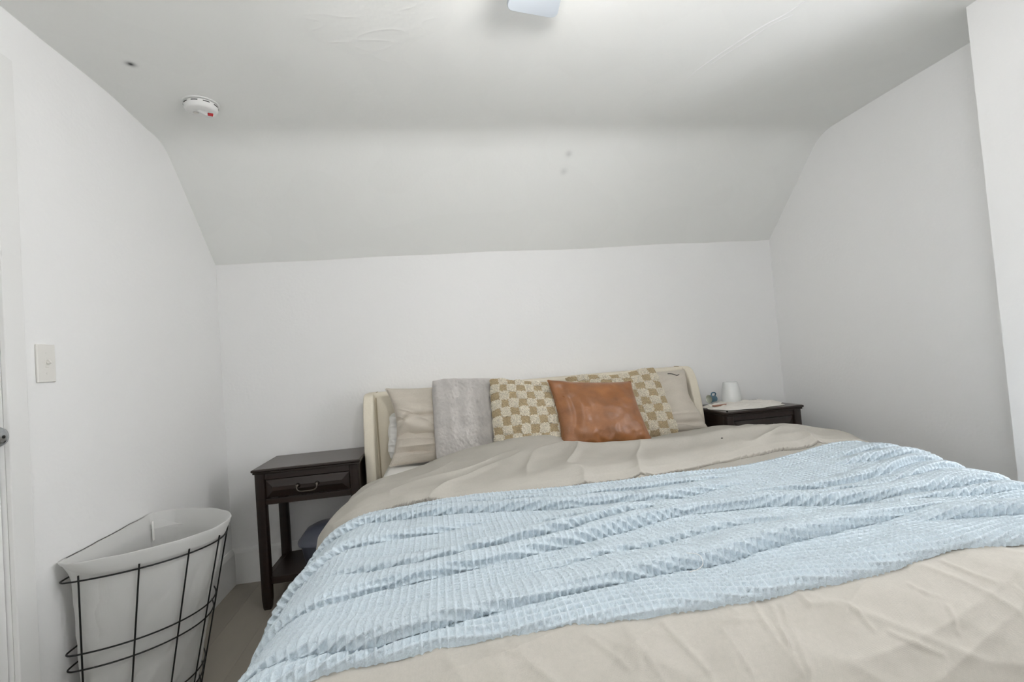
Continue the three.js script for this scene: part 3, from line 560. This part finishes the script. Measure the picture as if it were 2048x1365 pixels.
// tufted checkered cushions: raised cream and flatter tan squares
function checker(name, nx, ny, label, c, o, z) {
  const wob = (u, v) => [u + 0.014 * noise(u * 9, v * 9, z) , v + 0.014 * noise(u * 9, v * 9, z + 3)];
  const isTan = (u, v) => { const [a, b] = wob(u, v); return (Math.floor(a * nx) + Math.floor(b * ny)) % 2 === 0; };
  const map = colorTex(640, 640, (u, v) => {
    const n = noise(u * 90, v * 90, z + 5), m = noise(u * 220, v * 220, z + 7);
    if (isTan(u, v)) { const k = 1 + 0.13 * n + 0.14 * m; return [184 * k, 166 * k, 133 * k]; }
    const k = 1 + 0.04 * n + 0.04 * m; return [228 * k, 221 * k, 204 * k];
  });
  const bump = greyTex(640, 640, (u, v) => 0.5 + 0.4 * noise(u * 90, v * 90, z + 5) + 0.4 * noise(u * 220, v * 220, z + 7));
  const mat = new THREE.MeshPhysicalMaterial({ map, bumpMap: bump, bumpScale: 0.003, roughness: 1, sheen: 0.4, sheenRoughness: 0.8 });
  const wr = (s, t) => {
    const u = s / 2 + 0.5, v = t / 2 + 0.5, [a, b] = wob(u, v), fa = Math.abs((a * nx) % 1 - 0.5) * 2, fb = Math.abs((b * ny) % 1 - 0.5) * 2;
    const dome = (1 - Math.pow(fa, 6)) * (1 - Math.pow(fb, 6));
    return (isTan(u, v) ? 0.0035 : 0.009) * dome + 0.0028 * noise(s * 42, t * 42, z + 9) + 0.006 * noise(s * 2.2, t * 2.2, z + 11);
  };
  const t = pillow(name, label, 'pillow', mat, c, { ...o, wrinkle: wr, edgeWrinkle: 0.7 }, undefined);
  // the pile: short tufts standing on the cover
  const cov = t.children[0].geometry, P = cov.attributes.position, Nn = cov.attributes.normal, UV = cov.attributes.uv, I = cov.index, tris = I.count / 3;
  const im = new THREE.InstancedMesh(new THREE.IcosahedronGeometry(1, 0), new THREE.MeshStandardMaterial({ roughness: 1 }), 15000);
  im.name = 'tufts'; im.userData.kind = 'stuff'; im.castShadow = im.receiveShadow = true;
  const Mx = new THREE.Matrix4(), q = new THREE.Quaternion(), col = new THREE.Color();
  const area = []; let tot = 0; const A = V(0, 0, 0), B = V(0, 0, 0), C = V(0, 0, 0);
  const front = 190 * 190 * 2;
  for (let k = 0; k < tris; k++) { A.fromBufferAttribute(P, I.getX(3 * k)); B.fromBufferAttribute(P, I.getX(3 * k + 1)); C.fromBufferAttribute(P, I.getX(3 * k + 2)); tot += k < front ? B.clone().sub(A).cross(C.clone().sub(A)).length() : 0; area.push(tot); }
  for (let n = 0; n < 15000; n++) {
    const r = rnd() * tot; let lo = 0, hi = tris - 1; while (lo < hi) { const m = (lo + hi) >> 1; if (area[m] < r) lo = m + 1; else hi = m; }
    let a = rnd(), b = rnd(); if (a + b > 1) { a = 1 - a; b = 1 - b; } const w = [1 - a - b, a, b], p = V(0, 0, 0), nn = V(0, 0, 0); let u = 0, v = 0;
    for (let e = 0; e < 3; e++) { const ix = I.getX(3 * lo + e); p.addScaledVector(V(P.getX(ix), P.getY(ix), P.getZ(ix)), w[e]); nn.addScaledVector(V(Nn.getX(ix), Nn.getY(ix), Nn.getZ(ix)), w[e]); u += UV.getX(ix) * w[e]; v += UV.getY(ix) * w[e]; }
    nn.add(V(rnd() - 0.5, rnd() - 0.5, rnd() - 0.5).multiplyScalar(1.3)).normalize(); q.setFromUnitVectors(V(0, 1, 0), nn);
    const tan = isTan(u, v), z1 = (tan ? 0.0021 : 0.0027) * (0.75 + 0.5 * rnd()), z2 = (tan ? 0.0026 : 0.0055) * (0.7 + 0.6 * rnd());
    im.setMatrixAt(n, Mx.compose(p.addScaledVector(nn, z2 * 0.3), q, V(z1, z2, z1)));
    const k = 0.9 + 0.16 * rnd(); im.setColorAt(n, tan ? col.setRGB(184 * k / 255, 166 * k / 255, 133 * k / 255, THREE.SRGBColorSpace) : col.setRGB(228 * k / 255, 221 * k / 255, 204 * k / 255, THREE.SRGBColorSpace));
  }
  t.add(im);
  return t;
}
checker('throw_pillow', 10, 9, 'cream and tan checkered tufted pillow right of the grey one', [[0.246, 0.64, -2.36], [0.70, 0.63, -2.33], [0.69, 0.955, -2.50], [0.257, 1.022, -2.52]],
  { thick: 0.17, front: 0.55, back: 0.3, pinch: 0.03, round: 0.22, pow: 0.4, n: 190, edge: (s, t) => [s < 0 ? 0.03 * s * s * noise(t * 5, 1.5, 309) : 0, t > 0 ? -0.05 * (1 - s * s) * t : 0] }, 300);
checker('throw_pillow', 9, 9, 'cream and tan checkered tufted pillow tilted behind the leather pillow', [[0.715, 0.63, -2.46], [1.246, 0.62, -2.44], [1.205, 0.998, -2.60], [0.68, 0.985, -2.60]],
  { thick: 0.16, front: 0.5, back: 0.35, pinch: 0.03, round: 0.1, pow: 0.4, n: 190, edge: (s, t) => [0, t > 0 ? -0.10 * Math.exp(-Math.pow((s - 0.1) / 0.5, 2)) * t : 0] }, 340);
pillow('throw_pillow', 'tan leather square throw pillow in front of the checkered pair', 'pillow', M.leather,
  [[0.553, 0.656, -2.245], [1.0, 0.65, -2.23], [0.972, 0.945, -2.385], [0.54, 0.988, -2.39]], { thick: 0.15, front: 0.5, back: 0.3, pinch: 0.055, n: 150, pow: 0.45, edgeWrinkle: 0.05, seam: 0.002,
    wrinkle: (s, t) => {
      const arc = (c, w, a) => a * Math.exp(-Math.pow((s + 0.62 - c + 0.25 * t * t) / w, 2)) * sstep(0.75, 0.2, Math.abs(t + 0.05));
      const rim = Math.max(Math.abs(s), Math.abs(t)), bot = sstep(-0.3, -0.8, t) * sstep(1, 0.85, rim);
      return arc(0, 0.08, -0.007) + arc(0.2, 0.1, 0.005) + arc(0.38, 0.08, -0.002) + 0.006 * noise(s * 1.8, t * 1.8, 402) + 0.002 * noise(s * 6, t * 6, 403)
        + bot * (0.007 * Math.sin(s * 10 + noise(s * 3, t * 2, 405) * 4)) - 0.012 * Math.exp(-Math.pow((s + 0.78) / 0.12, 2) - Math.pow((t - 0.72) / 0.15, 2)) + 0.006 * Math.exp(-Math.pow((s - t - 1.5) / 0.1, 2)) * 0;
    },
    edge: (s, t) => [s * s * (s > 0 ? -0.01 : 0.02) * (1 - t * t), t > 0 ? -0.015 * (1 - s * s) + 0.012 * Math.exp(-Math.pow((s + 0.72) / 0.18, 2)) : 0] });
tag(obj('hair_cord', tube([V(1.305, 0.952, -2.645), V(1.32, 0.951, -2.643), V(1.338, 0.946, -2.643), V(1.36, 0.938, -2.646), V(1.378, 0.94, -2.652)], 0.0022, 30, 6), M.dark), 'thin dark cord lying across the top of the right beige pillow', 'cord');

// ---------------------------------------------------------------- nightstands
function nightstand(w, d, H, label, at) {
  const t = thing('nightstand', label, 'nightstand', at, 0, 'nightstands either side of the bed');
  const L = 0.044, yb = H - 0.175, o = 0.012;
  // top with a stepped edge
  const tg = (e, y0, y1, r) => rbox(-e, w + e, y0, y1, -d - 0.004, e, r, 3);
  const top = obj('top', [tg(o, H - 0.014, H - 0.0015, 0.005), tg(o - 0.006, H - 0.024, H - 0.014, 0.003)], M.wood, t);
  obj('top_sheen_panel', rbox(-o + 0.006, w + o - 0.006, H - 0.004, H, -d, o - 0.006, 0.0015), M.woodTopSheen, top);  // carries the sheen painted into the top's colour
  for (const [x, z] of [[0, -L], [w - L, -L], [0, -d], [w - L, -d]]) { // legs taper in at the foot
    const g = rbox(0, L, 0, H - 0.024, 0, L, 0.004, 3), p = g.attributes.position;
    for (let i = 0; i < p.count; i++) { const y = p.getY(i); }
    const pts = [[0.72, 0], [0.86, 0.012], [0.98, 0.05], [1, 0.1], [1, 0.4], [1, H - 0.024]], parts = [];
    const rows = [];
    const sec = []; const r = 0.006; for (let k = 0; k < 16; k++) { const c = Math.floor(k / 4), a = c * Math.PI / 2 + (k % 4) / 3 * Math.PI / 2, sx = [1, -1, -1, 1][c], sz = [1, 1, -1, -1][c]; sec.push([sx * (L / 2 - r) + r * Math.cos(a), sz * (L / 2 - r) + r * Math.sin(a)]); } sec.push(sec[0]);
    const lg = grid(16, 40, (u, v, i, j) => { const y = (H - 0.024) * (j <= 20 ? Math.pow(j / 20, 1.6) * 0.14 : lerp(0.14, 1, (j - 20) / 20)), k = along(pts.map(([a, b]) => [b, a]), y); return [x + L / 2 + sec[i][0] * k, y, z + L / 2 + sec[i][1] * k, u * 0.16, y]; });
    const cap = new THREE.CircleGeometry(L * 0.36, 16).rotateX(Math.PI / 2).translate(x + L / 2, 0.0005, z + L / 2);
    const I = lg.index.array; 
    obj('leg', [toCreasedNormals(lg, 0.9), cap], M.wood, t);
  }
  for (const x of [0.006, w - 0.024]) obj('side_panel', rbox(x, x + 0.018, yb, H - 0.024, -d + L, -L, 0.002), M.wood, t);
  obj('back_panel', rbox(L, w - L, yb, H - 0.024, -d + 0.006, -d + 0.02, 0.002), M.wood, t);
  obj('top_rail', rbox(L, w - L, H - 0.055, H - 0.024, -0.024, -0.006, 0.002), M.wood, t);
  obj('bottom_rail', rbox(L, w - L, yb, yb + 0.028, -0.024, -0.006, 0.002), M.wood, t);
  // drawer front with a bevelled raised field
  const dy0 = yb + 0.031, dy1 = H - 0.058, dx0 = L + 0.003, dx1 = w - L - 0.003, fr = 0.034;
  const fx = [dx0, dx0 + fr, dx1 - fr, dx1], fy = [dy0, dy0 + fr, dy1 - fr, dy1];
  const field = new THREE.Shape([[fx[0] + 0.004, fy[0] + 0.004], [fx[3] - 0.004, fy[0] + 0.004], [fx[3] - 0.004, fy[3] - 0.004], [fx[0] + 0.004, fy[3] - 0.004]].map(([a, b]) => new THREE.Vector2(a, b)));
  const fg = metric(new THREE.ExtrudeGeometry(field, { depth: 0.001, bevelEnabled: true, bevelThickness: 0.01, bevelSize: 0, bevelOffset: -0.0, bevelSegments: 1 }));
  const pyr = (() => { // frustum: outer rim at z -0.012, field at z 0.002
    const a = [[fx[0], fy[0]], [fx[3], fy[0]], [fx[3], fy[3]], [fx[0], fy[3]]], b = [[fx[1], fy[1]], [fx[2], fy[1]], [fx[2], fy[2]], [fx[1], fy[2]]], P = [];
    const q = (p, z) => [p[0], p[1], z];
    const tri = (...v) => v.forEach((p) => P.push(...p));
    for (let k = 0; k < 4; k++) { const m = (k + 1) % 4; tri(q(a[k], -0.011), q(a[m], -0.011), q(b[m], 0.001)); tri(q(a[k], -0.011), q(b[m], 0.001), q(b[k], 0.001)); tri(q(a[m], -0.011), q(a[k], -0.011), q(a[k], -0.03)); tri(q(a[m], -0.011), q(a[k], -0.03), q(a[m], -0.03)); }
    tri(q(b[0], 0.001), q(b[1], 0.001), q(b[2], 0.001)); tri(q(b[0], 0.001), q(b[2], 0.001), q(b[3], 0.001));
    const g = new THREE.BufferGeometry(); g.setAttribute('position', new THREE.Float32BufferAttribute(P, 3)); g.computeVertexNormals(); return metric(g);
  })();
  const dr = obj('drawer', pyr, M.wood, t);
  const hx = (dx0 + dx1) / 2, hy = (dy0 + dy1) / 2 + 0.006, hw = 0.045;
  const hd = [];
  for (const s of [-1, 1]) hd.push(lathe([[0, 0.022], [0.006, 0.021], [0.0085, 0.016], [0.006, 0.01], [0.006, 0.004], [0.011, 0.0], [0, 0]], 20).rotateX(Math.PI / 2).translate(hx + s * hw, hy, 0.001));
  hd.push(tube([V(hx - hw, hy, 0.02), V(hx - hw - 0.001, hy - 0.014, 0.023), V(hx - hw + 0.009, hy - 0.024, 0.025), V(hx, hy - 0.027, 0.026), V(hx + hw - 0.009, hy - 0.024, 0.025), V(hx + hw + 0.001, hy - 0.014, 0.023), V(hx + hw, hy, 0.02)], 0.0032, 50, 8));
  obj('handle', hd, M.bronze, dr, 'dull metal bail handle');
  // low shelf between the legs
  const ys = 0.135;
  for (const x of [0.008, w - 0.034]) obj('side_stretcher', rbox(x, x + 0.026, ys - 0.02, ys + 0.014, -d + L, -L, 0.002), M.wood, t);
  obj('front_stretcher', rbox(L, w - L, ys - 0.02, ys + 0.014, -L + 0.006, -0.014, 0.002), M.wood, t);
  obj('shelf', rbox(0.02, w - 0.02, ys, ys + 0.012, -d + 0.012, -L + 0.004, 0.002), M.wood, t);
  return t;
}
nightstand(0.485, 0.365, 0.672, 'dark brown wooden nightstand left of the bed, drawer front in view', [-0.905, 0, -2.54]);
nightstand(0.46, 0.40, 0.72, 'dark wooden nightstand right of the bed under a white cloth', [1.56, 0, -2.505]);
// lidded bin on the left nightstand's shelf
{
  const t = thing('storage_bin', 'slate blue lidded plastic bin on the low shelf of the left nightstand', 'bin', [-0.605, 0.1475, -2.735]);
  const oval = (a, b, n = 3) => { const s = new THREE.Shape(), q = []; for (let i = 0; i < 72; i++) { const c = i / 72 * Math.PI * 2, x = Math.cos(c), y = Math.sin(c); q.push(new THREE.Vector2(a * Math.sign(x) * Math.pow(Math.abs(x), 2 / n), b * Math.sign(y) * Math.pow(Math.abs(y), 2 / n))); } return q; };
  const loft = (rows, n) => { const R = rows.map(([a, b, y]) => oval(a, b, n).map((p) => [p.x, y, p.y])); return grid(72, rows.length - 1, (u, v, i, j) => R[j][i % 72]); };
  obj('bin_body', toCreasedNormals(loft([[0.001, 0.001, 0.0], [0.12, 0.1, 0.0], [0.135, 0.11, 0.012], [0.15, 0.12, 0.09], [0.152, 0.121, 0.1]], 3.2), 0.8), M.bin, t);
  obj('bin_lid', toCreasedNormals(loft([[0.150, 0.118, 0.092], [0.166, 0.132, 0.092], [0.168, 0.134, 0.1], [0.166, 0.132, 0.108], [0.158, 0.124, 0.113], [0.150, 0.118, 0.128], [0.125, 0.098, 0.158], [0.08, 0.062, 0.178], [0.03, 0.022, 0.184], [0.001, 0.001, 0.185]], 2.6), 0.8), M.bin, t);
}
// things on the right nightstand
{
  const Y = 0.7205;
  const g = grid(90, 60, (u, v) => { // crumpled white cloth with a scalloped outline
    let s = u * 2 - 1, t = v * 2 - 1; const rs = s * Math.sqrt(1 - t * t * 0.42), rt = t * Math.sqrt(1 - s * s * 0.42);
    const ang = Math.atan2(rt, rs), rim = Math.hypot(rs, rt), k = 1 + 0.05 * Math.sin(ang * 9) * rim + 0.05 * noise(Math.cos(ang) * 2, Math.sin(ang) * 2, 501) * rim;
    const x = 1.775 + rs * 0.225 * k, z = -2.685 + rt * 0.172 * k;
    const h = (0.012 + 0.011 * noise(x * 18, z * 22, 502) + 0.007 * noise(x * 45, z * 50, 503)) * sstep(1.0, 0.8, rim) + 0.0025 * sstep(1.02, 0.98, rim);
    return [x, Y + Math.max(0.0012, h + 0.002), z, x, z];
  }, true);
  const skirt = grid(90, 1, (u, v) => [0, 0, 0]);
  tag(obj('table_cloth', g, new THREE.MeshPhysicalMaterial({ color: 0xf2eee6, roughness: 1, sheen: 0.3, bumpMap: fuzz, bumpScale: 0.002, side: THREE.DoubleSide })), 'crumpled white cloth spread over the right nightstand top', 'cloth');
  const vs = thing('vase', 'white tapered ceramic vase standing on the cloth by the wall', 'vase', [1.787, Y + 0.013, -2.80]);
  obj('vase_body', lathe([[0, 0], [0.05, 0], [0.056, 0.004], [0.056, 0.03], [0.052, 0.075], [0.044, 0.115], [0.041, 0.124], [0.039, 0.125], [0.037, 0.122], [0.040, 0.11], [0.048, 0.07], [0.05, 0.02], [0, 0.012]], 56), M.ceramic, vs);
  const mug = thing('mug', 'small blue mug lying on its side on the right nightstand', 'mug', [1.655, Y + 0.044, -2.79], 0);
  mug.quaternion.setFromUnitVectors(V(0, 1, 0), V(-0.97, 0.05, 0.22).normalize()); mug.scale.setScalar(1.12);
  const out = lathe([[0, -0.022], [0.013, -0.022], [0.016, -0.019], [0.018, 0.0], [0.0235, 0.026]], 40), inn = lathe([[0.0235, 0.026], [0.022, 0.0265], [0.0205, 0.024], [0.015, -0.014], [0, -0.018]], 40);
  obj('mug_body', out, M.mugBlue, mug); obj('mug_inside', inn, M.mugInside, mug, 'cream glazed inside');
  obj('handle', tube([V(0.0165, -0.014, 0), V(0.03, -0.016, 0), V(0.036, -0.002, 0), V(0.032, 0.012, 0), V(0.02, 0.012, 0)], 0.0032, 30, 8), M.mugBlue, mug);
  const st = new THREE.Shape(); st.moveTo(-0.05, -0.006); st.quadraticCurveTo(-0.02, -0.014, 0.0, -0.01); st.quadraticCurveTo(0.03, -0.02, 0.045, 0); st.quadraticCurveTo(0.045, 0.012, 0.02, 0.008); st.quadraticCurveTo(-0.02, 0.014, -0.048, 0.008); st.closePath();
  const s = tag(obj('leather_strap', new THREE.ExtrudeGeometry(st, { depth: 0.004, bevelEnabled: true, bevelSize: 0.0015, bevelThickness: 0.0015, bevelSegments: 2 }).rotateX(-Math.PI / 2), M.strap), 'short brownish pink strap lying on the white cloth', 'strap');
  s.position.set(1.625, Y + 0.017, -2.665); s.rotation.set(0.02, 0.15, 0);
  const b = tag(obj('bead', new THREE.SphereGeometry(0.005, 20, 14).scale(1.2, 0.8, 1), M.dark), 'tiny dark bead at the front edge of the right nightstand', 'bead'); b.position.set(1.566, Y + 0.0035, -2.506);
}
// bits of thread and lint on the bedding
tag(obj('lint_speck', new THREE.IcosahedronGeometry(0.0035, 2).scale(1.3, 0.6, 1).translate(1.143, 0.715, -1.884), M.dark), 'tiny dark speck of lint on the folded duvet', 'lint');
tag(obj('loose_thread', tube([V(0.478, 0.690, -0.955), V(0.49, 0.695, -0.925), V(0.485, 0.688, -0.905), V(0.468, 0.684, -0.893), V(0.45, 0.682, -0.892)], 0.0006, 40, 6), M.whiteCloth), 'loose white thread curling on the front of the blue blanket', 'thread');

// ---------------------------------------------------------------- laundry hamper
{
  const XF = -1.158, Z0 = -1.928;
  const t = thing('laundry_hamper', 'half-round black wire laundry hamper with white cloth liner by the left wall', 'laundry hamper', [XF, 0, Z0]);
  const A = (y) => 0.228 + 0.222 * y, B = (y) => 0.236 + 0.048 * y;
  // outline of the half round at parameter 0..1, closed, with rounded back corners (rc)
  const outline = (a, b, rc, n = 160) => {
    const q = [];
    for (let i = 0; i <= 60; i++) { const th = lerp(-1, 1, i / 60) * (Math.PI / 2 - rc / b * 1.0); q.push([a * Math.cos(th), b * Math.sin(th)]); }
    const e = q[q.length - 1], s = q[0];
    for (let i = 1; i <= 10; i++) { const k = i / 10, w = (1 - k) ** 2, m = 2 * k * (1 - k), l = k * k; q.push([w * e[0] + m * 0.0 + l * 0, w * e[1] + m * (b * 1.0) + l * (b - rc * 1.3)]); }
    for (let i = 1; i < 20; i++) q.push([0, lerp(b - rc * 1.3, -(b - rc * 1.3), i / 20)]);
    for (let i = 0; i <= 10; i++) { const k = 1 - i / 10, w = (1 - k) ** 2, m = 2 * k * (1 - k), l = k * k; if (i < 10) q.push([w * s[0] + l * 0, w * s[1] + m * (-b) + l * -(b - rc * 1.3)]); }
    return q;
  };
  const ring = (y, r, k = 1) => tube(outline(A(y) * k, B(y) * k, 0.022).filter((_, i) => i % 2 === 0).map(([x, z]) => V(x, y, z)), r, 220, 7, true);
  for (const y of [0.552, 0.333, 0.285, 0.105, 0.06, 0.006]) obj('hoop', ring(y, 0.0026), M.wire, t);
  for (let k = 0; k < 7; k++) {
    const th = (81 - 25 * k) * Math.PI / 180, pts = [];
    for (const y of [0.004, 0.06, 0.2, 0.4, 0.568]) pts.push(V(A(y) * Math.cos(th) + 0.003, y, B(y) * Math.sin(th)));
    obj('upright_wire', tube(pts, 0.0026, 20, 7), M.wire, t);
  }
  for (const z of [-0.12, 0.12]) obj('upright_wire', tube([V(0.001, 0.004, z), V(0.001, 0.3, z), V(0.001, 0.568, z)], 0.0026, 12, 7), M.wire, t);
  // liner: outside up, over the rim, inside down, floor
  const rows = [];
  for (let i = 0; i <= 40; i++) { const y = lerp(0.03, 0.556, i / 40); rows.push([y, -0.009, lerp(0.07, 0.1, i / 40), 0]); }
  rows.push([0.5565, -0.006, 0.1, 1]); rows.push([0.5575, -0.001, 0.098, 1]); rows.push([0.566, 0.001, 0.085, 1]); rows.push([0.582, 0.005, 0.07, 1]); rows.push([0.598, 0.008, 0.055, 1]); rows.push([0.607, 0.009, 0.05, 1]); rows.push([0.6095, 0.0075, 0.05, 1]); rows.push([0.6095, 0.0055, 0.05, 1]); rows.push([0.604, 0.004, 0.05, 1]);
  for (let i = 0; i <= 40; i++) { const y = lerp(0.596, 0.036, i / 40); rows.push([y, lerp(0.001, -0.016, Math.min(1, i / 4)), 0.055, 2]); }
  const O = rows.map(([y, off, rc]) => outline(A(y) + off, B(y) + off, rc));
  const N = O[0].length;
  const g = grid(N, rows.length - 1, (u, v, i, j) => {
    const [x, z] = O[j][i % N], [y, , , k] = rows[j], w = k === 1 ? 0.0015 : 0.006 * sstep(0.56, 0.4, y) + 0.002;
    const a = Math.atan2(z, x - 0.1), f = w * (noise(a * 3, y * 9, 601 + k) + 0.7 * ridged(a * 2 + y * 3, y * 5 - a, 603)), c = Math.max(0.001, Math.hypot(x - 0.1, z));
    const back = x < 0.004 ? (k === 2 ? 0.012 : 0.004) : 0;
    const sag = k === 1 ? 0.003 * noise(a * 4, 1, 607) : 0;
    return [Math.max(0.004, x - Math.abs(f) * (x - 0.1) / c) + back - (k !== 0 ? 0.0175 * sstep(0.02, 0.0, x) * sstep(0.556, 0.6, y) : 0), y + sag, z - Math.abs(f) * z / c, u * 1.3, y];
  }, true);
  const fl = grid(N, 1, (u, v, i, j) => { const [x, z] = O[rows.length - 1][i % N], k = j ? 0 : 1; return [0.1 + (x - 0.1) * k, 0.036, z * k, x, z]; });
  obj('liner', [mergeVertices(g), fl], M.liner, t, 'white cotton liner folded over the rim');
  obj('liner_tag', rbox(-0.006, 0.006, 0, 0.075, -0.001, 0.001, 0.0005).rotateY(Math.PI / 2).translate(0.024, 0.515, -0.195), M.whiteCloth, t);
}
renderer.render(scene, camera);
